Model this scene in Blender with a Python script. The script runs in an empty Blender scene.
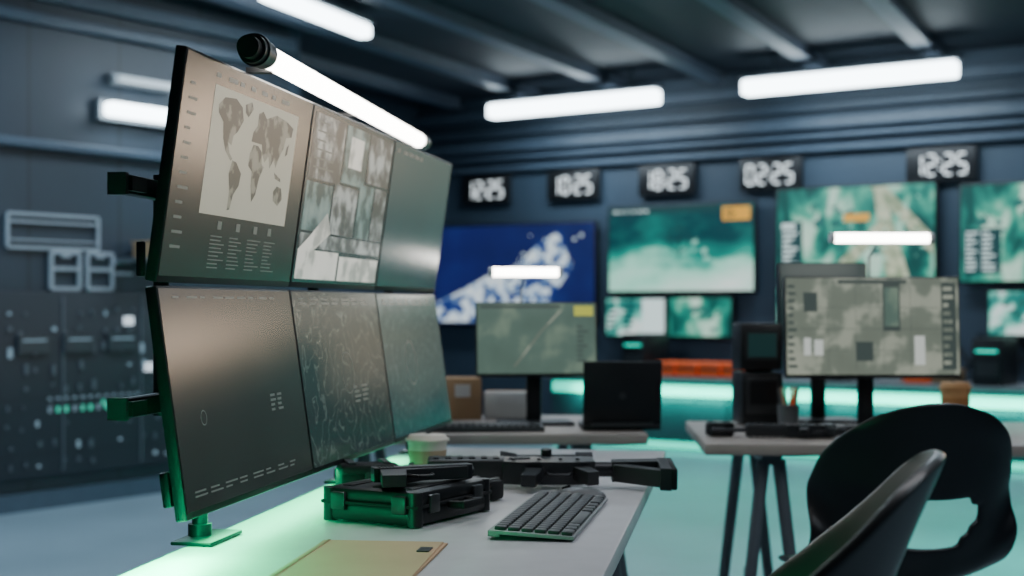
import bpy, bmesh, math, random
from mathutils import Matrix, Vector, Euler
random.seed(7)
D=math.radians
# ------------------------------------------------------------------ materials
def M(name,col,rough=.5,metal=0,em=None,es=0,noise=0,nscale=8,spec=.5):
    m=bpy.data.materials.new(name); m.use_nodes=True
    nt=m.node_tree; b=nt.nodes['Principled BSDF']
    b.inputs['Base Color'].default_value=(*col,1)
    b.inputs['Roughness'].default_value=rough
    b.inputs['Metallic'].default_value=metal
    b.inputs['Specular IOR Level'].default_value=spec
    if em is not None:
        b.inputs['Emission Color'].default_value=(*em,1)
        b.inputs['Emission Strength'].default_value=es
    if noise:
        tc=nt.nodes.new('ShaderNodeTexCoord'); n=nt.nodes.new('ShaderNodeTexNoise')
        n.inputs['Scale'].default_value=nscale; n.inputs['Detail'].default_value=4
        nt.links.new(tc.outputs['Object'],n.inputs['Vector'])
        r=nt.nodes.new('ShaderNodeValToRGB')
        r.color_ramp.elements[0].position=.3; r.color_ramp.elements[1].position=.7
        r.color_ramp.elements[0].color=(*[c*(1-noise) for c in col],1)
        r.color_ramp.elements[1].color=(*[min(1,c*(1+noise)) for c in col],1)
        nt.links.new(n.outputs['Fac'],r.inputs['Fac']); nt.links.new(r.outputs['Color'],b.inputs['Base Color'])
    return m
def MS(name,stops,scale=5,es=.5,detail=6,rough=.3,stretch=(1,1,1),mode='noise',base=(.01,.012,.014),dist=0,grad=None,spec=.5,rot=0):
    """screen material: emission from a ramp over noise (+ optional gradient (gx,gz,offset) of the picture)"""
    m=bpy.data.materials.new(name); m.use_nodes=True
    nt=m.node_tree; b=nt.nodes['Principled BSDF']
    b.inputs['Base Color'].default_value=(*base,1); b.inputs['Roughness'].default_value=rough
    b.inputs['Specular IOR Level'].default_value=spec
    tc=nt.nodes.new('ShaderNodeTexCoord'); mp=nt.nodes.new('ShaderNodeMapping')
    mp.inputs['Scale'].default_value=stretch; mp.inputs['Rotation'].default_value=(0,D(rot),0)
    nt.links.new(tc.outputs['Object'],mp.inputs['Vector'])
    n=nt.nodes.new('ShaderNodeTexNoise'); n.inputs['Scale'].default_value=scale; n.inputs['Detail'].default_value=detail
    n.inputs['Distortion'].default_value=dist
    nt.links.new(mp.outputs['Vector'],n.inputs['Vector'])
    f=n.outputs['Fac']
    def math_(op,a,bb):
        q=nt.nodes.new('ShaderNodeMath'); q.operation=op
        for i,x in enumerate((a,bb)):
            if x is None: continue
            if isinstance(x,(int,float)): q.inputs[i].default_value=x
            else: nt.links.new(x,q.inputs[i])
        return q.outputs[0]
    if mode=='contour':
        f=math_('FRACT',math_('MULTIPLY',f,14),None)
    if grad:
        s=nt.nodes.new('ShaderNodeSeparateXYZ'); nt.links.new(tc.outputs['Object'],s.inputs[0])
        f=math_('ADD',f,math_('MULTIPLY',s.outputs['X'],grad[0])); f=math_('ADD',f,math_('MULTIPLY',s.outputs['Z'],grad[1])); f=math_('ADD',f,grad[2])
    r=nt.nodes.new('ShaderNodeValToRGB'); e=r.color_ramp.elements
    while len(e)<len(stops): e.new(.5)
    for i,(p,c) in enumerate(stops):
        e[i].position=p; e[i].color=(*c,1)
    nt.links.new(f,r.inputs['Fac']); nt.links.new(r.outputs['Color'],b.inputs['Emission Color'])
    b.inputs['Emission Strength'].default_value=es
    return m
def wallmat(name,col,axis='x',period=1.2,rough=.6,line=.4):
    m=M(name,col,rough,noise=.12,nscale=1.5)
    nt=m.node_tree; b=nt.nodes['Principled BSDF']
    tc=nt.nodes.new('ShaderNodeTexCoord'); s=nt.nodes.new('ShaderNodeSeparateXYZ')
    nt.links.new(tc.outputs['Object'],s.inputs[0])
    a=nt.nodes.new('ShaderNodeMath'); a.operation='MULTIPLY'; a.inputs[1].default_value=1/period
    nt.links.new(s.outputs[axis.upper()],a.inputs[0])
    f=nt.nodes.new('ShaderNodeMath'); f.operation='FRACT'; nt.links.new(a.outputs[0],f.inputs[0])
    r=nt.nodes.new('ShaderNodeValToRGB'); r.color_ramp.interpolation='CONSTANT'
    r.color_ramp.elements[0].color=(line,line,line,1); r.color_ramp.elements[1].color=(1,1,1,1); r.color_ramp.elements[1].position=.03
    nt.links.new(f.outputs[0],r.inputs['Fac'])
    mx=nt.nodes.new('ShaderNodeMix'); mx.data_type='RGBA'; mx.blend_type='MULTIPLY'; mx.inputs[0].default_value=1
    old=b.inputs['Base Color'].links[0].from_socket
    nt.links.new(old,mx.inputs[6]); nt.links.new(r.outputs['Color'],mx.inputs[7]); nt.links.new(mx.outputs[2],b.inputs['Base Color'])
    return m

BLK=M('black_plastic',(.010,.011,.013),.42,noise=.2,spec=.35)
BLKR=M('black_rubber',(.008,.009,.01),.65,noise=.2,spec=.3)
GUN=M('gunmetal',(.026,.028,.032),.32,.5,noise=.3)
GUNP=M('gun_polymer',(.013,.014,.016),.45,noise=.2)
DGREY=M('dark_grey_plastic',(.03,.032,.035),.4,noise=.15,spec=.4)
GREY=M('grey_plastic',(.10,.105,.11),.4,noise=.1)
KEY=M('keycap_grey',(.030,.032,.035),.5,noise=.2)
KBASE=M('keyboard_silver',(.26,.265,.27),.5,.1,noise=.05)
WHITE=M('white_plastic',(.6,.6,.6),.45,noise=.04)
DESK=M('desk_laminate',(.48,.47,.48),.42,noise=.04,nscale=20,spec=.35)
BDESK=M('back_desk_laminate',(.33,.28,.25),.45,noise=.08)
DESKE=M('desk_edge',(.20,.21,.23),.4,noise=.05)
STEEL=M('painted_steel',(.16,.18,.20),.4,.4,noise=.05)
CARD=M('cardboard',(.35,.22,.12),.8,noise=.1)
MANILA=M('manila_paper',(.52,.33,.19),.75,noise=.05)
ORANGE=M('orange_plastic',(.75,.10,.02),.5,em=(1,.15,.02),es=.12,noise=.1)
TUBE=M('tube_light',(1,1,1),.4,em=(.78,.92,1),es=11)
TUBEW=M('tube_light_warm',(1,1,1),.4,em=(1,.96,.88),es=16)
LEDG=M('led_green',(.1,.6,.4),.4,em=(.02,1,.42),es=6)
LEDT=M('led_teal',(.1,.6,.5),.4,em=(.0,.8,.55),es=1.6)
DIG=M('digit_white',(.3,.3,.3),.4,em=(.85,.95,1),es=1.9)

# ------------------------------------------------------------------ mesh builder
class B:
    def __init__(s,name): s.name=name; s.bm=bmesh.new(); s.mats=[]
    def mi(s,m):
        if m not in s.mats: s.mats.append(m)
        return s.mats.index(m)
    def _fin(s,vs,m,mat4):
        if mat4 is not None: bmesh.ops.transform(s.bm,matrix=mat4,verts=vs)
        i=s.mi(m)
        for f in {f for v in vs for f in v.link_faces}: f.material_index=i
    def box(s,c,size,m,rot=None,bev=0):
        r=bmesh.ops.create_cube(s.bm,size=1); vs=r['verts']
        for v in vs: v.co=Vector((v.co.x*size[0],v.co.y*size[1],v.co.z*size[2]))
        if bev:
            es=list({e for v in vs for e in v.link_edges})
            rr=bmesh.ops.bevel(s.bm,geom=es,offset=bev,segments=2,affect='EDGES',profile=.5)
            vs=list({v for f in rr['faces'] for v in f.verts}|{v for v in vs if v.is_valid})
            seen=set(vs); st=list(vs)
            while st:
                v=st.pop()
                for e in v.link_edges:
                    o=e.other_vert(v)
                    if o not in seen: seen.add(o); st.append(o)
            vs=list(seen)
        T=Matrix.Translation(c)
        if rot: T=T@Euler([D(a) for a in rot]).to_matrix().to_4x4()
        s._fin(vs,m,T); return s
    def cyl(s,p1,p2,r1,m,r2=None,seg=20):
        p1=Vector(p1);p2=Vector(p2);r2=r1 if r2 is None else r2
        d=p2-p1
        r=bmesh.ops.create_cone(s.bm,cap_ends=True,segments=seg,radius1=r1,radius2=r2,depth=d.length)
        q=d.to_track_quat('Z','Y').to_matrix().to_4x4()
        s._fin(r['verts'],m,Matrix.Translation((p1+p2)/2)@q); 
        return s
    def poly(s,pts,m):
        vs=[s.bm.verts.new(p) for p in pts]; f=s.bm.faces.new(vs); f.material_index=s.mi(m); return s
    def prism(s,pts,z0,z1,m,T=None):
        lo=[s.bm.verts.new((x,y,z0)) for x,y in pts]; hi=[s.bm.verts.new((x,y,z1)) for x,y in pts]
        n=len(pts); f=[s.bm.faces.new(lo[::-1]),s.bm.faces.new(hi)]
        for i in range(n): f.append(s.bm.faces.new((lo[i],lo[(i+1)%n],hi[(i+1)%n],hi[i])))
        s._fin(lo+hi,m,T); return s
    def done(s,loc=(0,0,0),rot=(0,0,0),smooth=True,bevel=0,parent=None):
        bmesh.ops.recalc_face_normals(s.bm,faces=s.bm.faces) if not getattr(s,'norecalc',0) else None
        me=bpy.data.meshes.new(s.name); s.bm.to_mesh(me); s.bm.free()
        for m in s.mats: me.materials.append(m)
        o=bpy.data.objects.new(s.name,me); bpy.context.collection.objects.link(o)
        o.location=loc; o.rotation_euler=[D(a) for a in rot]
        if bevel:
            md=o.modifiers.new('bevel','BEVEL'); md.width=bevel; md.segments=2; md.limit_method='ANGLE'; md.angle_limit=D(40)
        if smooth:
            for p in me.polygons: p.use_smooth=True
            me.set_sharp_from_angle(angle=D(35))
        if parent: o.parent=parent
        return o
def empty(name,loc=(0,0,0),rot=(0,0,0)):
    o=bpy.data.objects.new(name,None); bpy.context.collection.objects.link(o); o.location=loc; o.rotation_euler=[D(a) for a in rot]; return o

RA=-34.6  # room rotation
def rw(w,p,z): return Vector((.823*w+.568*p,-.568*w+.823*p,z))

# ------------------------------------------------------------------ room shell
WALL=M('wall_paint_slate',(.036,.060,.090),.55,noise=.15,nscale=1.2)
WALLL=wallmat('wall_panel_slate',(.027,.041,.059),'y',.62,.5,.6)
CEIL=wallmat('ceiling_panels',(.017,.025,.037),'x',.5,.6,.5)
FLOOR=M('floor_vinyl',(.25,.33,.38),.30,noise=.1,nscale=2)
RIB=M('wall_rib_paint',(.060,.090,.130),.45,noise=.1)
BEAM=M('beam_paint',(.095,.12,.165),.5,noise=.1)
W0,W1,P0,P1,H=-8.3,4.0,-3.0,10.5,2.95
WL=-6.6; PL=7.0   # nearer section of the left wall and where it steps back
def slab(name,a,b,m):
    c=[(a[i]+b[i])/2 for i in range(3)]; sz=[abs(a[i]-b[i]) for i in range(3)]
    return B(name).box(c,sz,m).done(rot=(0,0,RA))
slab('floor',(W0,P0,-.1),(W1,P1,0),FLOOR)
slab('ceiling',(W0,P0,H),(W1,P1,H+.1),CEIL)
slab('wall_back',(W0-.1,P1,0),(W1+.1,P1+.1,H),WALL)
slab('wall_front',(W0-.1,P0-.1,0),(W1+.1,P0,H),WALL)
slab('wall_left',(WL-.1,P0,0),(WL,PL,H),WALLL)
slab('wall_left_return',(W0-.1,PL,0),(WL,PL+.1,H),WALL)
slab('wall_left_far',(W0-.1,PL,0),(W0,P1,H),WALL)
slab('wall_right',(W1,P0,0),(W1+.1,P1,H),WALL)
b=B('trim_1')
for z,t in ((2.78,.09),(2.62,.05),(2.50,.09),(2.40,.04),(2.30,.04)):
    b.box(((W0+W1)/2,P1-.04,z),(W1-W0,.08,t),RIB)
b.done(rot=(0,0,RA),bevel=.01)
b=B('trim_2')
for z,t in ((2.80,.08),(2.66,.06),(1.98,.05)):
    b.box((WL+.03,(P0+PL)/2,z),(.06,PL-P0,t),RIB)
b.done(rot=(0,0,RA),bevel=.01)
slab('baseboard_back',(W0,P1-.03,0),(W1,P1,.12),RIB)
slab('baseboard_left',(WL,P0,0),(WL+.03,PL,.10),RIB)
b=B('trim_3')
for q in [-6.7,-5.85,-5.0,-4.15,-3.32,-2.44,-1.58,-.7,.2]:
    t=(10.35-.172*q)/.985
    if q<-6.4: t=min(t,(6.5+.985*q)/.172)
    t0=-1.0
    if t<t0+1: continue
    b.box((q,(t+t0)/2,H-.04),(.075,t-t0,.08),BEAM)
    b.box((q,(t+t0)/2,H-.085),(.13,t-t0,.012),BEAM)
b.done(rot=(0,0,-24.7))

# ------------------------------------------------------------------ ceiling lights
def area(name,loc,rot,sx,sy,e,col,parent=None):
    l=bpy.data.lights.new(name,'AREA'); l.shape='RECTANGLE'; l.size=sx; l.size_y=sy; l.energy=e; l.color=col
    o=bpy.data.objects.new(name,l); bpy.context.collection.objects.link(o); o.location=loc; o.rotation_euler=[D(a) for a in rot]
    return o
def tubelight(c,L,ang,z,th=.13,e=30,wd=.13):
    b=B('ceiling_light')
    b.box((0,0,th*.5+.02),(L+.02,wd+.02,.03),STEEL)
    b.box((0,0,0),(L,wd,th),TUBE,bev=.02)
    for x in (-L*.35,L*.35): b.cyl((x,0,.08),(x,0,H-z),.01,STEEL,seg=8)
    b.done(loc=(c[0],c[1],z),rot=(0,0,ang))
    if e: area('ceiling_light_glow',(c[0],c[1],z-th*.5-.02),(0,0,ang),L,.12,e,(.72,.87,1))
for w,p in ((-6.19,9.8),(-3.89,9.8),(-1.5,9.8)):  # third fixture is an extra, out of view, for more light
    v=rw(w,p,0); tubelight((v.x,v.y),1.58,RA,2.71,th=.11,e=26)
tubelight((-1.13,8.48),1.22,69.3,2.81,th=.08,wd=.10)
for c,an,e in (((-.2,4.2),65.3,7),((1.9,5.6),65.3,14),((-2.4,4.5),65.3,19),((1.8,1.5),65.3,15)):  # unseen fixtures added nearer the camera to light the room
    tubelight(c,1.35,an,2.80,e=e)
b=B('wall_light_reflection'); b.box((WL+.1,5.68,2.215),(.08,.52,.08),TUBE,bev=.02); b.box((WL+.03,5.68,2.215),(.05,.56,.12),STEEL)
b.done(rot=(0,0,RA))
REFLD=M('light_reflection_dim',(.5,.5,.5),.4,em=(.6,.8,1),es=.4)
b=B('wall_light_reflection'); b.box((WL+.08,5.72,2.40),(.05,.42,.03),REFLD); b.box((WL+.03,5.72,2.40),(.05,.46,.06),STEEL)  # bar painted as the wall light's faint reflection, with a dim glow
b.done(rot=(0,0,RA))

# ------------------------------------------------------------------ wall screens
def tex_rows(b,x0,z0,x1,z1,rows,m,y,cols=1,hfrac=.45):
    dz=(z1-z0)/rows; dx=(x1-x0)/cols
    for i in range(rows):
        for j in range(cols):
            L=dx*random.uniform(.35,.85); a=x0+j*dx; zz=z0+(i+.5)*dz
            b.poly([(a,y,zz-dz*hfrac/2),(a+L,y,zz-dz*hfrac/2),(a+L,y,zz+dz*hfrac/2),(a,y,zz+dz*hfrac/2)],m)
def quad(b,x0,z0,x1,z1,m,y):
    b.poly([(x0,y,z0),(x1,y,z0),(x1,y,z1),(x0,y,z1)],m)
def ring(b,cx,cz,r,t,m,y,n=28):
    for i in range(n):
        a0=2*math.pi*i/n;a1=2*math.pi*(i+1)/n
        b.poly([(cx+r*math.cos(a0),y,cz+r*math.sin(a0)),(cx+r*math.cos(a1),y,cz+r*math.sin(a1)),
                (cx+(r+t)*math.cos(a1),y,cz+(r+t)*math.sin(a1)),(cx+(r+t)*math.cos(a0),y,cz+(r+t)*math.sin(a0))],m)
BLUE=MS('screen_blue',[(0,(.008,.01,.08)),(.5,(.012,.018,.15)),(1,(.02,.05,.28))],2.5,.75)
SNOW=MS('screen_blue_snow',[(0,(.010,.014,.12)),(.44,(.012,.03,.20)),(.49,(.2,.4,.7)),(.53,(.75,.9,1)),(1,(.9,1,1))],9,1.0,10)
TEAL=MS('screen_teal',[(0,(.0,.02,.03)),(.30,(.0,.05,.06)),(.43,(.0,.18,.15)),(.52,(.02,.40,.30)),(.62,(.35,.85,.66)),(1,(.85,1,.95))],2.4,1.1,8,stretch=(.6,1,1.5),grad=(0.05,-.80,.25))
TEAL2=MS('screen_teal_aerial',[(0,(.0,.02,.02)),(.40,(.0,.09,.075)),(.48,(.01,.27,.20)),(.55,(.08,.50,.34)),(.63,(.55,.88,.70)),(1,(.9,1,.95))],5.0,1.0,12,dist=.5,stretch=(1,1,.7),rot=35)
TEAL3=MS('screen_teal_small',[(0,(.0,.04,.05)),(.42,(.01,.24,.21)),(.49,(.2,.75,.6)),(.56,(.8,1,.97)),(1,(1,1,1))],6,1.0,7)
SW=M('screen_white',(.02,.02,.02),.3,em=(.75,.95,.95),es=1.1)
SDK=M('screen_darkteal',(.02,.02,.02),.3,em=(.0,.05,.055),es=1)
SMID=M('screen_midteal',(.02,.02,.02),.3,em=(.01,.15,.13),es=1)
SMINT=M('screen_mint',(.02,.02,.02),.3,em=(.35,.85,.68),es=1)
SOR=M('screen_orange',(.02,.02,.02),.3,em=(.85,.42,.03),es=1.1)
SROAD=MS('screen_road',[(0,(.15,.28,.16)),(.45,(.35,.45,.28)),(.55,(.65,.72,.5)),(1,(.9,.95,.8))],11,.95,8)
def wallscreen(w0,w1,z0,z1,m,extra=None):
    b=B('wall_monitor'); W=w1-w0; Hh=z1-z0
    b.box((W/2,.035,Hh/2),(W,.05,Hh),BLK,bev=.006)
    b.box((W/2,.07,Hh/2),(W*.5,.04,Hh*.5),BLK)
    quad(b,.015,.02,W-.015,Hh-.015,m,.009)
    if extra: extra(b,W,Hh)
    b.norecalc=1
    v=rw(w0,P1-.1,z0); return b.done(loc=v,rot=(0,0,RA))
def shards(b,W,H_,n,cx,cz,sx,sz,slope,m,y0,smin=.006,smax=.03):
    for k in range(n):
        t=random.gauss(0,1); x=cx*W+sx*t*W; z=cz*H_+slope*t*H_+random.gauss(0,sz)*H_; s=random.uniform(smin,smax)
        if .04<x<W-.06-smax and .04<z<H_-.04-smax:
            y=y0-.00002*k; b.poly([(x,y,z),(x+s,y,z+s*.3),(x+s*.7,y,z+s),(x-s*.2,y,z+s*.6)],m)
def ex_blue(b,W,H_):
    b.poly([(.03,.0085,.03),(W*.50,.0085,.03),(W*.72,.0085,H_*.22),(W*.86,.0085,H_*.55),(W*.80,.0085,H_*.92),(W*.66,.0085,H_*.80),(W*.55,.0085,H_*.60),(W*.36,.0085,H_*.50),(W*.2,.0085,H_*.36),(.03,.0085,H_*.22)],SNOW)
    shards(b,W,H_,110,.52,.45,.20,.13,.22,SW,.008)
def ex_green(b,W,H_):
    quad(b,W*.79,H_*.80,W*.97,H_*.95,SOR,.0065); tex_rows(b,W*.81,H_*.82,W*.95,H_*.93,3,SDK,.0062,1)
    quad(b,.015,H_*.90,W*.77,H_*.975,SDK,.0075)
    tex_rows(b,.06,H_*.91,W*.3,H_*.96,1,SW,.007,6)
    ring(b,W*.50,H_*.60,.085,.014,SDK,.007); ring(b,W*.50,H_*.60,.03,.008,SDK,.007)
    quad(b,W*.50-.15,H_*.60-.006,W*.50+.15,H_*.60+.006,SDK,.0066); quad(b,W*.50-.006,H_*.60-.15,W*.50+.006,H_*.60+.15,SDK,.0064)
    shards(b,W,H_,14,.66,.40,.10,.07,-.1,SMINT,.0085,.01,.05)
def ex_road(b,W,H_):
    b.poly([(W*.60,.007,H_*.97),(W*.70,.007,H_*.97),(W*.98,.007,H_*.45),(W*.98,.007,H_*.25)],SROAD)
    b.poly([(W*.62,.006,H_*.97),(W*.68,.006,H_*.97),(W*.84,.006,.02),(W*.70,.006,.02)],SROAD)
    b.poly([(W*.30,.0065,.02),(W*.42,.0065,.02),(W*.70,.0065,H_*.55),(W*.66,.0065,H_*.62)],SROAD)
    shards(b,W,H_,30,.4,.6,.2,.2,.0,SMID,.0085,.02,.09); shards(b,W,H_,40,.7,.5,.15,.25,.0,SMINT,.0058,.006,.03)
    quad(b,.03,H_*.04,.22,H_*.64,SDK,.0048)
    for k in range(9): quad(b,.06,H_*(.06+.055*k),.12+.03*(k%3),H_*(.09+.055*k),SW,.0042)
    quad(b,.05,H_*.56,.16,H_*.62,SW,.0042)
    quad(b,W*.44,H_*.62,W*.60,H_*.70,SOR,.0042)
def ex_side(b,W,H_):
    shards(b,W,H_,30,.4,.6,.2,.2,.0,SMID,.0085,.02,.09)
    quad(b,.04,H_*.1,.3,H_*.55,SDK,.0068); tex_rows(b,.05,H_*.12,.28,H_*.53,9,SW,.006,2)
    ring(b,W*.5,H_*.55,.12,.012,SW,.006)
def ex_sh(b,W,H_): shards(b,W,H_,20,.5,.5,.25,.2,.0,SMID,.0085,.02,.06)
wallscreen(-8.05,-6.33,.93,1.82,BLUE,ex_blue)
wallscreen(-6.215,-4.877,1.205,1.925,TEAL,ex_green)
wallscreen(-4.70,-3.443,1.29,2.01,TEAL2,ex_road)
wallscreen(-3.28,-2.0,1.26,1.98,TEAL2,ex_side)
wallscreen(-6.24,-5.665,.84,1.175,TEAL3,lambda b,W,H_:(quad(b,W*.62,.03,W*.97,H_*.95,SW,.006),tex_rows(b,.03,.05,W*.55,H_*.9,6,SDK,.006,2)))
wallscreen(-5.65,-5.07,.84,1.18,TEAL2,ex_sh)
wallscreen(-3.08,-2.5,.88,1.22,TEAL3,ex_sh)
wallscreen(-4.70,-4.12,.92,1.26,TEAL3,ex_sh)
wallscreen(-4.08,-3.5,.92,1.26,TEAL2,ex_sh)

# ------------------------------------------------------------------ digital clocks
SEG={'0':'abcdef','1':'bc','2':'abged','5':'afgcd','8':'abcdefg'}
def clock(txt,w,z):
    b=B('digital_wall_clock'); W,Hh=.52,.25
    b.box((0,.015,0),(W,.035,Hh),BLK,bev=.008); b.box((0,.04,0),(.3,.03,.12),BLK)
    x=-.214; t=.0120; hh=.072
    y=-.0035
    for ch in txt:
        if ch==':':
            for dz in (-.03,.03): b.box((x+.008,y,dz),(.014,.004,.016),DIG)
            x+=.028; continue
        cx=x+.042; g=.031
        S={'a':(0,hh,1),'g':(0,0,1),'d':(0,-hh,1),'b':(g,hh/2,0),'c':(g,-hh/2,0),'f':(-g,hh/2,0),'e':(-g,-hh/2,0)}
        for k in SEG[ch]:
            dx,dz,hz=S[k]
            b.box((cx+dx,y,dz),((.048,.004,t+(.003 if k=='g' else 0)) if hz else (t,.004,.060)),DIG)
        x+=.099
    b.done(loc=rw(w,P1-.06,z),rot=(0,0,RA))
for t,w in (('12:25',-7.49),('10:25',-6.58),('18:25',-5.68),('02:25',-4.76),('12:25',-3.42)): clock(t,w,2.13)

# ------------------------------------------------------------------ left wall equipment
RACK=M('rack_light_grey',(.30,.34,.38),.45)
BOARD=wallmat('control_panel_steel',(.016,.023,.032),'z',.3,.5,.7)
b=B('equipment_control_panel')
b.box((WL+.03,5.0,.68),(.05,3.6,1.0),BOARD,bev=.005)
gl=M('indicator_green',(.1,.6,.4),.4,em=(.05,.8,.5),es=.6); wl=M('indicator_white',(.6,.6,.6),.4,em=(.8,.9,1),es=.9)
wd=M('indicator_dim',(.15,.2,.25),.4,em=(.4,.6,.7),es=.30)
HOLE=M('panel_fitting',(.10,.12,.14),.4)
MW=M('meter_window',(.03,.04,.05),.4)
for i in range(30):
    for j in range(9):
        r=random.random(); m=gl if r<.07 else (wd if r<.3 else HOLE)
        if random.random()<.2: continue
        sz=random.choice((.012,.016,.022))
        b.box((WL+.06,3.6+i*.092+random.uniform(-.02,.02),.25+j*.103+random.uniform(-.015,.015)),(.012,sz,sz*random.choice((1,1,2,2.5))),m)
for i in range(12): b.box((WL+.06,5.06+i*.055,.54),(.012,.012,.030),gl if i%3 else wd); b.box((WL+.06,5.06+i*.055,.60),(.012,.016,.012),wd)
for k in range(3): b.box((WL+.066,4.95+.30*k,.90),(.020,.20,.10),MW); b.box((WL+.078,4.95+.30*k,.92),(.004,.15,.010),wd)
for i,(p,z) in enumerate(((5.60,1.02),(5.75,.75))): b.box((WL+.065,p,z),(.02,.06,.05),wl)
for k in range(6): b.box((WL+.058,3.5+.55*k,.68),(.006,.010,.96),HOLE)
b.done(rot=(0,0,RA))
def frame(b,y0,y1,z0,z1,x,t=.018):
    b.box((x,(y0+y1)/2,z0),(.014,y1-y0,t),RACK); b.box((x,(y0+y1)/2,z1),(.014,y1-y0,t),RACK)
    b.box((x,y0,(z0+z1)/2),(.014,t,z1-z0),RACK); b.box((x,y1,(z0+z1)/2),(.014,t,z1-z0),RACK)
b=B('wall_shelf_bracket')
X=WL+.02
frame(b,4.82,5.42,1.42,1.60,X); b.box((X,5.12,1.56),(.014,.60,.014),RACK); b.box((X,5.12,1.46),(.014,.56,.010),RACK)
for a,c in ((5.10,5.29),(5.345,5.52)):
    frame(b,a,c,1.20,1.40,X,.022); b.box((X,(a+c)/2,1.31),(.014,c-a,.020),RACK)
    b.box((X,(a+c)/2,1.385),(.02,.06,.025),RACK)
b.box((X,5.60,1.36),(.02,.12,.018),RACK); b.box((X,5.60,1.29),(.02,.12,.018),RACK)
b.done(rot=(0,0,RA))
b=B('wall_storage_box'); b.box((WL+.12,5.72,1.425),(.16,.14,.09),CARD,bev=.008); b.box((WL+.12,5.72,1.472),(.17,.15,.012),CARD); b.box((WL+.10,5.72,1.37),(.2,.34,.016),STEEL)
b.done(rot=(0,0,RA))

# ------------------------------------------------------------------ far counter with teal LED
CAB=M('cabinet_paint',(.04,.065,.08),.4,noise=.1)
b=B('low_cabinet')
b.box((-3.2,10.1,.27),(6.4,.55,.5),CAB,bev=.01); b.box((-3.2,10.08,.545),(6.5,.62,.04),DESKE,bev=.008)
for i in range(8):
    b.box((-6.0+i*.8,9.815,.27),(.74,.02,.34),CAB,bev=.01); b.box((-6.0+i*.8,9.80,.38),(.2,.02,.02),STEEL)
b.box((-3.2,9.795,.46),(6.3,.03,.08),LEDT); b.box((-3.2,9.81,.04),(6.3,.02,.05),LEDT)
b.done(rot=(0,0,RA))
b=B('storage_bin')
for i in range(4):
    b.box((-5.35+i*.19,9.93,.565+.055),(.165,.25,.11),ORANGE,bev=.01); b.box((-5.35+i*.19,9.80,.63),(.17,.02,.02),BLK)
b.done(rot=(0,0,RA))
b=B('storage_bin')
for i in range(3):
    b.box((-3.6+i*.19,10.0,.565+.05),(.165,.25,.10),[WHITE,ORANGE,CARD][i],bev=.01); b.box((-3.6+i*.19,9.87,.62),(.17,.02,.02),BLK)
b.done(rot=(0,0,RA))
for w in (-5.62,-4.0,-2.9):
    b=B('computer_tower'); b.box((w,10.0,.565+.16),(.2,.4,.32),BLK,bev=.01); b.box((w,9.795,.8),(.14,.01,.015),LEDT); b.box((w,9.795,.68),(.15,.01,.1),DGREY)
    b.done(rot=(0,0,RA))
area('cabinet_led_glow',rw(-3.4,9.7,.44),(60,0,RA),5.5,.08,26,(0,1,.72))
cu=bpy.data.curves.new('wall_cable','CURVE'); cu.dimensions='3D'; cu.bevel_depth=.010
for k in range(5):
    sp=cu.splines.new('BEZIER'); sp.bezier_points.add(3)
    for i,(dw,z) in enumerate(((0,.9),(.25,.62+.05*k),(.6,.9),(.9+.1*k,.6))):
        q=sp.bezier_points[i]; q.co=rw(-3.6+dw+.22*k,P1-.03,z); q.handle_left_type=q.handle_right_type='AUTO'
cu.materials.append(BLK); o=bpy.data.objects.new('wall_cable',cu); bpy.context.collection.objects.link(o)

# ------------------------------------------------------------------ main desk  (local x=n, y=t)
DA=-8.86
def dk(n,t,z=.75):
    return Vector((.988*n+.154*t,-.154*n+.988*t,z))
b=B('desk')
b.box((-.497,2.475,.735),(.64,2.25,.03),DESK,bev=.004)
b.box((-.497,2.475,.690),(.54,2.05,.055),STEEL)
for t in (1.45,3.35):
    for s in (-1,1):
        b.cyl((-.497+s*.18,t+.05,.70),(-.497+s*.27,t-.02,0),.022,STEEL,seg=10)
        b.cyl((-.497+s*.18,t+.12,.70),(-.497+s*.27,t+.25,0),.022,STEEL,seg=10)
    b.box((-.497,t+.1,.25),(.5,.03,.03),STEEL); b.box((-.497,t+.08,.69),(.5,.16,.03),STEEL)
b.done(rot=(0,0,DA))

# ------------------------------------------------------------------ monitor array
PW,PH,TH=.574,.334,.018
SP=.22; RG=.24
AX,AY=-.500,2.036
S_UI=M('ui_pale',(.03,.03,.03),.35,em=(.5,.56,.5),es=.40,spec=SP)
S_UI2=M('ui_mid',(.02,.02,.02),.35,em=(.3,.37,.34),es=.28,spec=SP)
S_MAPBG=MS('ui_map_beige',[(0,(.34,.345,.27)),(1,(.47,.47,.38))],3,.9,3,rough=.35,spec=SP)
S_CONT=MS('ui_continent',[(0,(.03,.04,.03)),(.5,(.055,.06,.05)),(.56,(.22,.23,.18)),(1,(.32,.32,.26))],26,.8,7,rough=.35,spec=SP)
def SC(name,c,**k): return MS(name,[(0,tuple(x*.75 for x in c)),(1,tuple(x*1.15 for x in c))],4,.8,2,rough=RG,base=(.006,.007,.008),spec=SP,**k)
S1=SC('screen_olive',(.022,.029,.027)); S2=SC('screen_slate',(.015,.030,.036)); S3=SC('screen_deepteal',(.012,.052,.064)); S4=SC('screen_warmgrey',(.022,.026,.025))
S5=MS('screen_contour',[(0,(.016,.029,.031)),(.84,(.017,.030,.032)),(.93,(.09,.115,.11)),(1,(.016,.029,.031))],5,.8,5,rough=RG,mode='contour',base=(.006,.007,.008),spec=SP)
S6=MS('screen_tealcontour',[(0,(.014,.054,.060)),(.84,(.015,.056,.062)),(.93,(.06,.13,.13)),(1,(.014,.054,.060))],6,.8,5,rough=RG,mode='contour',base=(.006,.007,.008),spec=SP)
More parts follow.
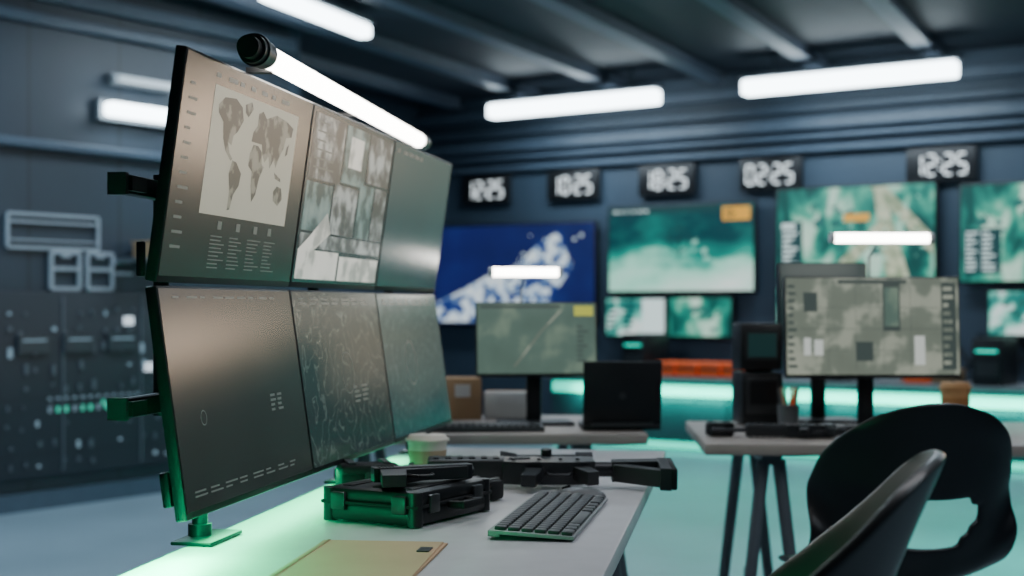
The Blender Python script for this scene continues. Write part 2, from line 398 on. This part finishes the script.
TSAT=MS('tile_satellite',[(0,(.005,.010,.013)),(.44,(.025,.04,.045)),(.52,(.15,.18,.18)),(.6,(.42,.47,.46)),(1,(.6,.65,.62))],20,.8,9,spec=SP)
TSNOW=MS('tile_snow',[(0,(.15,.17,.16)),(.42,(.4,.42,.38)),(.5,(.75,.75,.68)),(1,(.95,.92,.85))],12,.95,8,spec=SP)
TGR=MS('tile_green',[(0,(.004,.02,.025)),(.46,(.010,.06,.065)),(.54,(.14,.25,.24)),(1,(.5,.6,.55))],18,.8,9,spec=SP)
CONT=[
 [(.04,.86),(.10,.93),(.22,.95),(.30,.90),(.33,.80),(.28,.70),(.24,.66),(.23,.58),(.19,.60),(.22,.52),(.26,.48),(.24,.46),(.17,.53),(.13,.62),(.11,.74),(.05,.80)],
 [(.33,.93),(.40,.97),(.43,.92),(.38,.84),(.34,.87)],
 [(.26,.47),(.31,.46),(.38,.38),(.37,.28),(.32,.20),(.30,.08),(.27,.07),(.27,.22),(.24,.36)],
 [(.45,.56),(.48,.64),(.54,.64),(.59,.60),(.61,.50),(.64,.48),(.60,.38),(.58,.24),(.54,.17),(.51,.30),(.50,.42),(.45,.46)],
 [(.45,.66),(.46,.74),(.50,.80),(.50,.90),(.55,.93),(.60,.88),(.72,.94),(.86,.92),(.96,.88),(.95,.80),(.88,.78),(.86,.68),(.82,.60),(.79,.50),(.75,.56),(.71,.48),(.68,.58),(.64,.52),(.60,.58),(.58,.66),(.52,.66)],
 [(.80,.30),(.84,.35),(.90,.34),(.93,.25),(.88,.18),(.81,.22)],
 [(.78,.46),(.82,.44),(.87,.42),(.88,.39),(.80,.41)],[(.90,.70),(.93,.74),(.92,.64),(.89,.62)],
]
def panel(i,upper,m,extra,name='computer_monitor'):
    b=B(name); z0=.002 if upper else -.002-PH
    b.box((PW/2,TH/2,z0+PH/2),(PW,TH,PH),BLK,bev=.003)
    b.box((PW/2,TH+.008,z0+PH/2),(PW*.55,.016,PH*.5),BLK,bev=.003)
    quad(b,.004,z0+.010,PW-.004,z0+PH-.004,m,-.0006)
    if extra: extra(b,lambda u:.004+u*(PW-.008),lambda v:z0+.010+v*(PH-.014))
    b.norecalc=1
    loc=(AX+.577*i*.1736,AY+.577*i*.985,1.14)
    return b.done(loc=loc,rot=(8 if upper else -8,0,80))
def e1(b,U,V):
    quad(b,U(.20),V(.30),U(.88),V(.90),S_MAPBG,-.0010)
    for c in CONT: b.poly([(U(.21+.66*x),-.0014,V(.29+.61*y)) for x,y in c],S_CONT)
    tex_rows(b,U(.2),V(.92),U(.8),V(.97),1,S_UI2,-.001,7)
    for u in (.34,.48,.62,.74): quad(b,U(u),V(.235),U(u+.03),V(.275),S_UI2,-.001)
    tex_rows(b,U(.30),V(.04),U(.86),V(.21),9,S_UI2,-.001,4,.3)
    tex_rows(b,U(.04),V(.1),U(.12),V(.9),12,S_UI2,-.001,1,.2)
def e2(b,U,V):
    tiles=[(.02,.60,.36,.97,TSAT),(.38,.62,.66,.97,TGR),(.68,.66,.98,.97,TSAT),(.02,.30,.30,.58,TGR),(.32,.30,.60,.60,TSAT),(.62,.30,.80,.64,TGR),(.82,.30,.98,.64,TSAT),(.02,.02,.46,.19,TSNOW),(.48,.02,.98,.17,TSNOW),(.02,.20,.98,.285,TSAT)]
    for a,c,d,e,m in tiles: quad(b,U(a),V(c),U(d),V(e),m,-.001)
    quad(b,U(.44),V(.72),U(.60),V(.91),TSNOW,-.0013)
    b.poly([(U(.02),-.0013,V(.19)),(U(.18),-.0013,V(.19)),(U(.34),-.0013,V(.30)),(U(.28),-.0013,V(.42)),(U(.12),-.0013,V(.27))],TSNOW)
    tex_rows(b,U(.06),V(.64),U(.34),V(.95),6,S_UI2,-.0014,1,.2)
def e3(b,U,V):
    tex_rows(b,U(.05),V(.92),U(.5),V(.97),1,S_UI2,-.001,5); 
def e4(b,U,V):
    tex_rows(b,U(.08),V(.95),U(.9),V(.97),1,S_UI2,-.001,9)
    tex_rows(b,U(.70),V(.36),U(.82),V(.46),4,S_UI2,-.001,2,.5)
    ring(b,U(.18),V(.40),.010,.0015,S_UI2,-.001,16)
    tex_rows(b,U(.06),V(.05),U(.9),V(.09),2,S_UI2,-.001,8,.4)
def e5(b,U,V):
    tex_rows(b,U(.06),V(.92),U(.9),V(.97),2,S_UI2,-.001,7,.4)
    ring(b,U(.5),V(.5),.04,.002,S_UI2,-.001); tex_rows(b,U(.55),V(.3),U(.75),V(.42),4,S_UI2,-.001,2,.4)
def e6(b,U,V):
    tex_rows(b,U(.06),V(.92),U(.9),V(.97),2,S_UI2,-.001,7,.4); ring(b,U(.4),V(.5),.05,.002,S_UI2,-.001)
panel(0,1,S1,e1);panel(1,1,S2,e2);panel(2,1,S3,e3);panel(0,0,S4,e4);panel(1,0,S5,e5);panel(2,0,S6,e6)
b=B('monitor_mount_stand')
for z in (.143,-.178):
    b.box((.85,.064,z),(1.66,.024,.028),BLK,bev=.003)
    b.box((.016,.064,z),(.010,.028,.032),DGREY)
    b.box((.045,.05,z),(.05,.012,.02),BLK)
    for i in range(3):
        x=.577*i+.287
        b.box((x,.05,z),(.10,.03,.10),BLK,bev=.003)
b.box((.004,.024,.035),(.010,.012,.05),BLK,bev=.003)
b.box((.006,-.014,-.29),(.014,.014,.05),BLK,rot=(-8,0,0),bev=.003)
for x in (.19,.95,1.55):
    b.cyl((x,.012,-.39),(x,.012,-.27),.012,BLK,seg=14); b.cyl((x,.012,-.28),(x,.07,-.178),.012,BLK,seg=14)
    b.cyl((x,.075,-.2),(x,.075,.17),.012,BLK,seg=14)
    b.box((x,0.0,-.386),(.13,.065,.006),BLK,bev=.002); b.cyl((x,.012,-.385),(x,.012,-.365),.018,BLK,seg=16)
b.done(loc=(AX,AY,1.14),rot=(0,0,80))
b=B('tube_lamp')
p1=Vector((-.385,2.20,1.494)); p2=Vector((-.230,3.60,1.518)); dd=(p2-p1).normalized()
b.cyl(p1+dd*.02,p2,.0180,TUBEW,seg=28)
b.cyl(p1-dd*.035,p1+dd*.03,.022,BLK,seg=28); b.cyl(p1-dd*.055,p1-dd*.03,.017,BLKR,seg=20); b.cyl(p1-dd*.02,p1-dd*.008,.025,DGREY,seg=28)
b.cyl(p2-dd*.01,p2+dd*.05,.021,BLK,seg=24)
for k in (.06,.5,.93):
    q=p1.lerp(p2,k); b.box(q+Vector((-.022,.004,-.016)),(.04,.02,.008),BLK); 
b.done()
b=B('led_strip'); b.box((.90,.044,-.215),(1.50,.010,.008),LEDG); b.box((.90,.044,-.209),(1.52,.014,.005),BLK)
b.done(loc=(AX,AY,1.14),rot=(0,0,80))
area('led_strip_glow',dk(-.79,2.55,.795),(0,-10,DA),.04,1.6,5.2,(.0,1,.36))
area('led_strip_glow',dk(-.78,1.72,.80),(0,-22,DA),.04,.5,6.0,(.0,1,.36))

# ------------------------------------------------------------------ keyboard
b=B('keyboard')
b.box((0,0,.004),(.134,.45,.006),KBASE,bev=.002)
for r in range(6):
    x=.055-r*.0208
    if r==0:
        ks=[(-.205,.03),(-.172,.024),(-.143,.024),(-.06,.13),(.03,.024),(.06,.024),(.095,.028),(.135,.0165),(.155,.0165),(.175,.0165),(.20,.0165)]
        for y,l in ks: b.box((x,y,.0095),(.0172,l,.006),KEY,bev=.0015)
    else:
        for k in range(22):
            b.box((x,-.2095+k*.0199,.0095),(.0172,.0170,.006),KEY,bev=.0015)
b.box((-.058,0,-.001),(.018,.44,.005),KBASE)
b.done(loc=(.068,2.43,.7555),rot=(0,3,-10.3))
def mouse(loc,rz,m,s=1):
    b=B('computer_mouse')
    bmesh.ops.create_uvsphere(b.bm,u_segments=24,v_segments=14,radius=1,matrix=Matrix.Diagonal((.032*s,.056*s,.022*s,1)))
    for v_ in b.bm.verts:
        if v_.co.z<0: v_.co.z=0
        v_.co.x*=1-.12*max(0,v_.co.y/.056)
    for f in b.bm.faces: f.material_index=b.mi(m)
    b.box((0,.03*s,.018*s),(.006,.016,.008),BLK,rot=(-20,0,0)); b.done(loc=loc,rot=(0,0,rz))
mouse((.128,2.715,.751),76,GREY,.88)
b=B('document_folder')
b.box((0,0,.002),(.19,.40,.003),MANILA); b.box((.002,.0,.0045),(.182,.39,.002),MANILA,rot=(0,0,1.2))
b.box((.075,.12,.0062),(.018,.034,.0025),BLK); b.box((-.085,.0,.0058),(.004,.39,.001),CARD)
b.done(loc=(-.215,1.985,.7505),rot=(0,0,-7),smooth=False)
# ------------------------------------------------------------------ hard case
b=B('hard_carry_case')
b.box((0,0,.018),(.185,.235,.030),BLK,bev=.007); b.box((0,0,.046),(.185,.235,.024),BLK,bev=.008)
b.box((0,0,.0335),(.192,.242,.006),BLKR,bev=.002)
for y in (-.07,.07):
    b.box((.094,y,.036),(.010,.030,.030),DGREY,bev=.003)
b.box((.112,-.028,.030),(.030,.010,.012),BLKR,bev=.003);b.box((.112,.028,.030),(.030,.010,.012),BLKR,bev=.003);b.box((.125,0,.030),(.012,.066,.014),BLKR,bev=.004)
for x in (-.06,0,.06): b.box((x,0,.0585),(.018,.19,.003),BLKR,bev=.001)
for x in (-.06,.06): b.box((x,-.119,.036),(.028,.010,.030),DGREY,bev=.003)
for sx in (-1,1):
    for sy in (-1,1): b.cyl((sx*.083,sy*.108,.002),(sx*.083,sy*.108,.057),.013,BLK,seg=12)
b.done(loc=(-.1765,2.475,.7505),rot=(0,0,-29))
def pistol(loc,rot):
    b=B('pistol')
    b.prism([(0,0),(.175,0),(.178,.008),(.175,.027),(.002,.027)],.002,.026,GUN)
    b.prism([(.01,0),(-.012,-.085),(.028,-.09),(.050,-.02),(.09,-.012),(.165,-.006),(.165,0)],.004,.024,GUNP)
    for p,q in (((.052,-.02),(.066,-.038)),((.066,-.038),(.092,-.036)),((.092,-.036),(.098,-.010))):
        b.cyl((p[0],p[1],.014),(q[0],q[1],.014),.003,GUNP,seg=8)
    b.cyl((.17,.016,.014),(.182,.016,.014),.007,GUN,seg=12)
    for k in range(5): b.box((.012+k*.006,.014,.014),(.002,.02,.026),BLKR)
    return b.done(loc=loc,rot=rot,bevel=.0015)
pistol((-.23,2.42,.8115),(0,0,22))
def pouch(loc,rz,s=1):
    b=B('utility_pouch')
    b.box((0,0,.032*s),(.12*s,.075*s,.06*s),BLKR,bev=.012*s); b.box((0,-.02*s,.054*s),(.115*s,.05*s,.018*s),BLKR,bev=.006*s)
    b.box((0,-.041*s,.04*s),(.022*s,.006*s,.035*s),DGREY,bev=.002); 
    for x in (-.035,.035): b.box((x*s,0,.064*s),(.014*s,.07*s,.006*s),DGREY)
    return b.done(loc=loc,rot=(0,0,rz))
pouch((-.275,2.76,.7505),15,.95)
pouch((-.055,2.68,.7505),-30,.60)
# ------------------------------------------------------------------ coffee cup
def cup(loc,h=.09,r=.036,m=None,name='coffee_cup',sl=None):
    b=B(name); m=m or WHITE
    b.cyl((0,0,0),(0,0,h*.86),r*.72,m,r*.96,seg=32); b.cyl((0,0,h*.25),(0,0,h*.66),r*.82,sl or CARD,r*.945,seg=32)
    b.cyl((0,0,h*.86),(0,0,h*.91),r*1.06,m,r*1.06,seg=32); b.cyl((0,0,h*.91),(0,0,h),r*.98,m,r*.86,seg=32)
    b.cyl((0,r*.5,h),(0,r*.5,h+.002),r*.12,BLK,seg=8)
    return b.done(loc=loc)
CUPW=M('paper_cup',(.62,.57,.50),.6,noise=.04); SLV=M('cup_sleeve',(.36,.27,.18),.8,noise=.1)
cup((-.175,3.00,.7505),.092,.043,CUPW,sl=SLV)
# ------------------------------------------------------------------ rifles
def rifle(loc,rot,s=.85,name='assault_rifle'):
    b=B(name)
    P=lambda pts:[(x*s,y*s) for x,y in pts]
    b.prism(P([(0,-.085),(0,.028),(.022,.030),(.026,-.080)]),.002*s,.054*s,GUNP)
    b.prism(P([(.02,.000),(.02,.030),(.13,.024),(.13,-.008)]),.004*s,.052*s,GUNP)
    b.prism(P([(.022,-.080),(.024,-.050),(.10,-.008),(.128,-.008),(.128,-.020)]),.008*s,.048*s,GUNP)
    b.box((-.006*s,-.028*s,.027*s),(.014*s,.118*s,.050*s),BLKR,bev=.003)
    b.cyl((.12*s,.008*s,.025*s),(.19*s,.008*s,.025*s),.018*s,GUN,seg=14)
    b.prism(P([(.17,-.018),(.175,.034),(.385,.036),(.385,-.016),(.34,-.026),(.22,-.026)]),.000*s,.054*s,GUN)
    b.prism(P([(.185,-.02),(.165,-.075),(.192,-.082),(.218,-.035),(.225,-.02)]),.010*s,.042*s,GUNP)
    b.prism(P([(.292,-.02),(.300,-.07),(.312,-.105),(.345,-.098),(.336,-.06),(.332,-.02)]),.012*s,.040*s,GUN)
    for k in range(3): b.box((.316*s+.003*s*k,(-.045-.018*k)*s,.040*s),(.030*s,.004*s,.004*s),GUNP)
    for p,q in (((.222,-.026),(.232,-.050)),((.232,-.050),(.278,-.050)),((.278,-.050),(.286,-.026))):
        b.cyl((p[0]*s,p[1]*s,.025*s),(q[0]*s,q[1]*s,.025*s),.004*s,GUN,seg=8)
    for x in (.21,.25,.30,.36): b.cyl((x*s,.004*s,-.003*s),(x*s,.004*s,.057*s),.005*s,DGREY,seg=8)
    b.box((.345*s,.018*s,.027*s),(.050*s,.016*s,.058*s),GUNP)
    b.box((.47*s,.012*s,.025*s),(.18*s,.050*s,.054*s),GUNP,bev=.004)
    for k in range(14): b.box(((.19+k*.027)*s,.040*s,.025*s),(.012*s,.010*s,.022*s),GUN)
    for k in range(6):
        for zz in (-.003,.053): b.box(((.40+k*.028)*s,.012*s,zz*s),(.014*s,.022*s,.005*s),GUN)
    b.cyl((.55*s,.014*s,.025*s),(.68*s,.014*s,.025*s),.010*s,GUN,seg=12); b.cyl((.66*s,.014*s,.025*s),(.71*s,.014*s,.025*s),.015*s,GUN,seg=12)
    b.box((.60*s,.035*s,.025*s),(.014*s,.04*s,.014*s),GUN)
    b.cyl((.20*s,.078*s,.027*s),(.36*s,.078*s,.027*s),.022*s,GUN,seg=18); b.cyl((.35*s,.078*s,.027*s),(.39*s,.078*s,.027*s),.024*s,GUN,r2=.031*s,seg=18); b.cyl((.17*s,.078*s,.027*s),(.21*s,.078*s,.027*s),.028*s,GUN,seg=18)
    b.cyl((.28*s,.078*s,.045*s),(.28*s,.078*s,.062*s),.012*s,GUNP,seg=12); b.cyl((.28*s,.078*s,.012*s),(.28*s,.078*s,-.008*s),.013*s,GUNP,seg=12)
    for x in (.24,.32): b.box((x*s,.050*s,.027*s),(.016*s,.034*s,.022*s),GUN)
    return b.done(loc=loc,rot=rot,bevel=.001)
rifle((.305,2.845,.807),(173,0,180+1),.84)
# ------------------------------------------------------------------ chairs
SHELL=M('chair_shell_black',(.011,.012,.014),.36,noise=.1,spec=.4)
SHELLG=M('chair_shell_charcoal',(.024,.023,.024),.33,noise=.1,spec=.5)
def lerp_prof(P,t):
    n=len(P)-1; x=t*n; i=min(int(x),n-1); f=x-i
    p0=P[max(i-1,0)];p1=P[i];p2=P[i+1];p3=P[min(i+2,n)]
    return [0.5*((2*b_)+(-a+c)*f+(2*a-5*b_+4*c-d)*f*f+(-a+3*b_-3*c+d)*f**3) for a,b_,c,d in zip(p0,p1,p2,p3)]
TUB=[(.235,.425,.150,0,.0),(.20,.440,.200,0,.004),(.08,.440,.210,0,.02),(-.07,.432,.212,.0,.05),(-.16,.445,.210,.04,.08),
     (-.205,.50,.208,.09,.09),(-.24,.58,.205,.115,.07),(-.275,.67,.192,.095,.03),(-.31,.76,.165,.06,.0),(-.335,.82,.13,.035,-.01),(-.345,.845,.09,.02,-.012)]
WIDE=[(.235,.425,.150,0,.0),(.20,.440,.205,0,.004),(.08,.440,.225,0,.02),(-.07,.435,.230,.0,.05),(-.16,.455,.232,.03,.10),
     (-.20,.51,.230,.10,.10),(-.222,.58,.228,.13,.07),(-.240,.66,.224,.13,.02),(-.255,.74,.210,.11,-.01),(-.266,.80,.178,.07,-.025),(-.272,.84,.125,.04,-.03)]
def chair(loc,rz,lift,PR,mat,hole=(.50,.085,.60)):
    root=empty('shell_chair',loc,(0,0,rz))
    bm=bmesh.new(); nu,nv=20,36; g=[]
    for j in range(nv+1):
        y,z,hw,wy,wz=lerp_prof(PR,j/nv); row=[]
        for i in range(nu+1):
            u=-1+2*i/nu; a=abs(u)**2.2
            row.append(bm.verts.new((u*hw,(y+wy*a),(z+wz*a)+lift)))
        g.append(row)
    for j in range(nv):
        for i in range(nu):
            uc=-1+2*(i+.5)/nu; vc=(j+.5)/nv
            if abs(uc/hole[2])**2.6+abs((vc-hole[0])/hole[1])**2.6<1: continue
            bm.faces.new((g[j][i],g[j][i+1],g[j+1][i+1],g[j+1][i]))
    me=bpy.data.meshes.new('shell'); bm.to_mesh(me); bm.free(); me.materials.append(mat)
    for p in me.polygons: p.use_smooth=True
    o=bpy.data.objects.new('shell',me); bpy.context.collection.objects.link(o); o.parent=root
    md=o.modifiers.new('s','SOLIDIFY'); md.thickness=.014; md.offset=0
    md=o.modifiers.new('ss','SUBSURF'); md.levels=2; md.render_levels=2
    b=B('base')
    b.cyl((0,0,.10),(0,0,.415+lift),.026,STEEL,seg=16); b.cyl((0,0,.28),(0,0,.40+lift),.034,BLK,seg=16); b.box((0,0,.415+lift),(.2,.22,.02),BLK,bev=.004)
    for k in range(5):
        a=2*math.pi*k/5; x,y=.28*math.cos(a),.28*math.sin(a)
        b.cyl((0,0,.13),(x,y,.08),.026,BLK,.014,seg=10); b.cyl((x,y,.08),(x,y,.055),.008,STEEL,seg=8)
        b.cyl((x-.02*math.sin(a),y+.02*math.cos(a),.029),(x+.02*math.sin(a),y-.02*math.cos(a),.029),.028,BLK,seg=16)
    b.done(parent=root)
    return root
chair((.855,3.26,0),6,.068,WIDE,SHELL,hole=(.605,.075,.46))
chair((.143,1.70,0),74,.102,TUB,SHELLG)

# ------------------------------------------------------------------ back desks
def trestle_desk(x0,x1,y0,y1,rz,mat,org):
    b=B('trestle_desk'); 
    b.box(((x0+x1)/2,(y0+y1)/2,.735),(x1-x0,y1-y0,.03),mat,bev=.004)
    for x in (x0+.18,x1-.18):
        for y in (y0+.08,y1-.08):
            b.box((x,y,.705),(.05,.05,.03),STEEL)
            for s in (-1,1): b.cyl((x+s*.02,y,.70),(x+s*.10,y+(.02 if y>y0+.2 else -.02),0),.018,STEEL,.015,seg=10)
        b.box((x,(y0+y1)/2,.705),(.05,y1-y0-.1,.03),STEEL); b.box((x,(y0+y1)/2,.3),(.02,y1-y0-.18,.03),STEEL)
    b.done(loc=org,rot=(0,0,rz))
trestle_desk(0,1.6,0,.75,-3,BDESK,(.50,3.76,0))
trestle_desk(0,1.0,0,.7,1,BDESK,(-.62,4.03,0))
TEALF=M('teal_screen_dark',(.02,.02,.02),.3,em=(.008,.04,.04),es=.6)
MAPG=MS('screen_mapgreen',[(0,(.06,.10,.08)),(.5,(.10,.16,.13)),(.6,(.17,.24,.18)),(1,(.22,.28,.2))],9,.9,5)
MAPB=MS('screen_mapbeige',[(0,(.12,.14,.11)),(.48,(.17,.20,.16)),(.55,(.32,.35,.28)),(1,(.44,.45,.36))],12,.9,6)
SBW=M('ui_block_white',(.1,.1,.1),.3,em=(.75,.8,.75),es=.7); SBD=M('ui_block_dark',(.02,.02,.02),.3,em=(.05,.07,.065),es=.9); SYL=M('ui_yellow',(.1,.1,.1),.3,em=(.5,.52,.04),es=.9)
def deskmon(loc,W,Hh,zc,rz,m,extra,tilt=-4,bar=None):
    root=empty('desktop_monitor',loc,(0,0,rz))
    b=B('panel'); b.box((0,.012,Hh/2),(W,.024,Hh),BLK,bev=.004); b.box((0,.03,Hh/2),(W*.5,.02,Hh*.5),BLK,bev=.004)
    quad(b,-W/2+.004,.010,W/2-.004,Hh-.004,m,-.0006)
    if extra: extra(b,lambda u:-W/2+.004+u*(W-.008),lambda v:.010+v*(Hh-.014))
    b.norecalc=1
    b.done(loc=(0,0,zc-.75),rot=(tilt,0,0),parent=root)
    b=B('stand'); b.box((0,.05,.005),(.22,.16,.01),BLK,bev=.003); b.box((0,.085,(zc-.75+Hh*.6)/2),(.045,.02,zc-.75+Hh*.6),BLK,bev=.004)
    b.box((0,.06,zc-.75+Hh*.5),(.05,.05,.05),BLK)
    b.done(parent=root)
    if bar:
        b=B('light_bar'); x0,x1,y,z=bar
        b.cyl((x0,y,z),(x1,y,z),.0140,TUBEW,seg=18); b.cyl((x0-.012,y,z),(x0,y,z),.015,WHITE,seg=14); b.cyl((x1,y,z),(x1+.012,y,z),.015,WHITE,seg=14)
        xm=(x0+x1)/2; b.cyl((xm,y+.015,z),(xm,.09,z-.05),.003,STEEL,seg=8); b.cyl((xm,.09,z-.05),(xm,.09,zc-.75+Hh*.5),.0035,STEEL,seg=8)
        b.done(parent=root)
    return root
def exr(b,U,V):
    tex_rows(b,U(.01),V(.05),U(.07),V(.95),12,SBD,-.001,1,.4)
    for a,c,d,e,m in ((.10,.2,.14,.38,SBW),(.16,.2,.21,.36,SBW),(.40,.14,.50,.34,SBD),(.56,.45,.66,.95,SBD),(.57,.5,.65,.9,MAPG),(.74,.1,.80,.40,SBW),(.90,.05,.985,.95,SBD),(.3,.94,.7,.98,SBD),(.1,.65,.18,.85,SBD)):
        quad(b,U(a),V(c),U(d),V(e),m,-.001-.0003*(m is MAPG))
    tex_rows(b,U(.91),V(.08),U(.98),V(.93),10,MAPB,-.0016,1,.5)
    for k in range(4): quad(b,U(.24+.16*k),V(.05),U(.242+.16*k),V(.93),SBD,-.0008)
    for k in range(3): quad(b,U(.08),V(.25+.22*k),U(.89),V(.254+.22*k),SBD,-.0008)
def exm(b,U,V):
    quad(b,U(.82),V(.82),U(.98),V(.96),SYL,-.001); quad(b,U(.02),V(.93),U(.7),V(.97),SBD,-.001)
    tex_rows(b,U(.84),V(.15),U(.96),V(.7),8,SBD,-.001,1,.4)
    b.poly([(U(.3),-.001,V(.1)),(U(.32),-.001,V(.1)),(U(.55),-.001,V(.6)),(U(.72),-.001,V(.9)),(U(.70),-.001,V(.9)),(U(.53),-.001,V(.6))],MAPB)
deskmon((1.01,4.05,.7505),.495,.285,.905,2,MAPB,exr,bar=(-.12,.145,-.03,.545))
deskmon((.075,4.33,.7505),.365,.225,.895,6,MAPG,exm,-6,bar=(-.135,.06,-.02,.457))
deskmon((.95,4.42,.7505),.27,.24,1.0,0,TEALF,None)
def laptop(loc,rz,W=.225,Hh=.185):
    b=B('laptop'); b.box((0,.10,.008),(W,.18,.014),BLK,bev=.003); b.box((0,0,.015+Hh/2),(W,.012,Hh),BLK,rot=(8,0,0),bev=.003)
    b.box((0,.11,.0165),(W*.88,.09,.003),DGREY); b.box((0,-.0,.018),(W*.8,.012,.012),DGREY)
    b.cyl((0,-.008,.10),(0,-.0095,.10),.010,DGREY,seg=16); b.done(loc=loc,rot=(0,0,rz))
laptop((.315,4.14,.7505),2)
b=B('field_computer'); b.box((0,0,.08),(.125,.14,.155),BLK,bev=.008); b.box((0,-.072,.09),(.10,.006,.11),DGREY,bev=.003); b.box((0,-.076,.10),(.08,.003,.07),BLK); b.box((0,-.02,.165),(.08,.02,.012),BLK)
b.box((0,0,.235),(.13,.12,.14),BLK,bev=.008); b.box((0,-.062,.24),(.10,.004,.09),DGREY); b.box((0,-.065,.24),(.085,.003,.07),TEALF)
b.done(loc=(.740,4.38,.7505),rot=(0,0,4))
KC=M('kraft_cup',(.65,.33,.14),.7,noise=.1); KS=M('kraft_sleeve',(.50,.22,.08),.8,noise=.1)
cup((1.305,4.27,.7505),.132,.045,KC,sl=KS)
cup((-.42,4.30,.7505),.10,.04,KC,sl=KS)
b=B('pen_holder'); b.cyl((0,0,0),(0,0,.07),.028,GREY,.032,seg=20)
for k in range(6):
    a=k*1.05; b.cyl((.012*math.cos(a),.012*math.sin(a),.02),(.028*math.cos(a),.028*math.sin(a),.12),.004,[CARD,ORANGE,MANILA,GREY][k%4],seg=8)
b.done(loc=(.80,4.20,.7505))
pouch((.57,3.98,.7505),10,.6); rifle((.98,3.92,.7870),(180,0,180),.62)
mouse((1.28,3.95,.7505),20,DGREY,.9)
def carton(loc,sz,rz,m=CARD):
    b=B('cardboard_box'); b.box((0,0,sz[2]/2),sz,m,bev=.003); b.box((0,0,sz[2]+.001),(sz[0],.02,.002),MANILA); b.box((0,-sz[1]/2-.001,sz[2]*.7),(sz[0]*.4,.002,sz[2]*.3),WHITE); b.done(loc=loc,rot=(0,0,rz))
carton((-.16,4.60,.7505),(.12,.12,.13),5); carton((-.01,4.62,.7505),(.15,.10,.085),-4,WHITE); carton((-.32,4.5,.7505),(.12,.12,.09),-8)
b=B('keyboard'); b.box((0,0,.008),(.34,.12,.014),DGREY,bev=.003)
for r in range(5):
    for k in range(16): b.box((-.15+k*.02,-.045+r*.022,.017),(.016,.018,.006),BLK)
b.done(loc=(-.08,4.15,.7505),rot=(0,0,3))

# ------------------------------------------------------------------ extra lights
lo=area('warm_reflection_fill',(3.25,7.8,1.50),(90,0,120),.40,.40,10,(1,.72,.50)); lo.data.spread=D(80)  # unseen warm light, added for the glow reflected in the monitors
area('teal_floor_fill',(2.0,6.2,.9),(0,0,0),.8,.8,18,(0,1,.7))  # added area light that tints the floor teal, no fixture behind it
area('blue_overhead_fill',(-2.6,6.2,2.84),(0,0,-25),1.5,1.5,58,(.55,.8,1))  # added cool fill that brightens the left floor, no panel modelled
area('overhead_fill',(.7,2.3,2.84),(0,0,0),1.0,1.0,14,(.95,.95,1))  # added soft fill over the desk, out of view
w=bpy.data.worlds.new('world'); bpy.context.scene.world=w; w.use_nodes=True
w.node_tree.nodes['Background'].inputs[0].default_value=(.25,.4,.6,1); w.node_tree.nodes['Background'].inputs[1].default_value=.08

cam=bpy.data.cameras.new('camera'); co=bpy.data.objects.new('camera',cam); bpy.context.collection.objects.link(co)
co.location=(0,0,1.11); co.rotation_euler=(D(90),0,0); cam.lens=51; cam.sensor_width=36; cam.shift_y=17/1024
cam.dof.use_dof=True; cam.dof.focus_distance=2.25; cam.dof.aperture_fstop=3.4
bpy.context.scene.camera=co
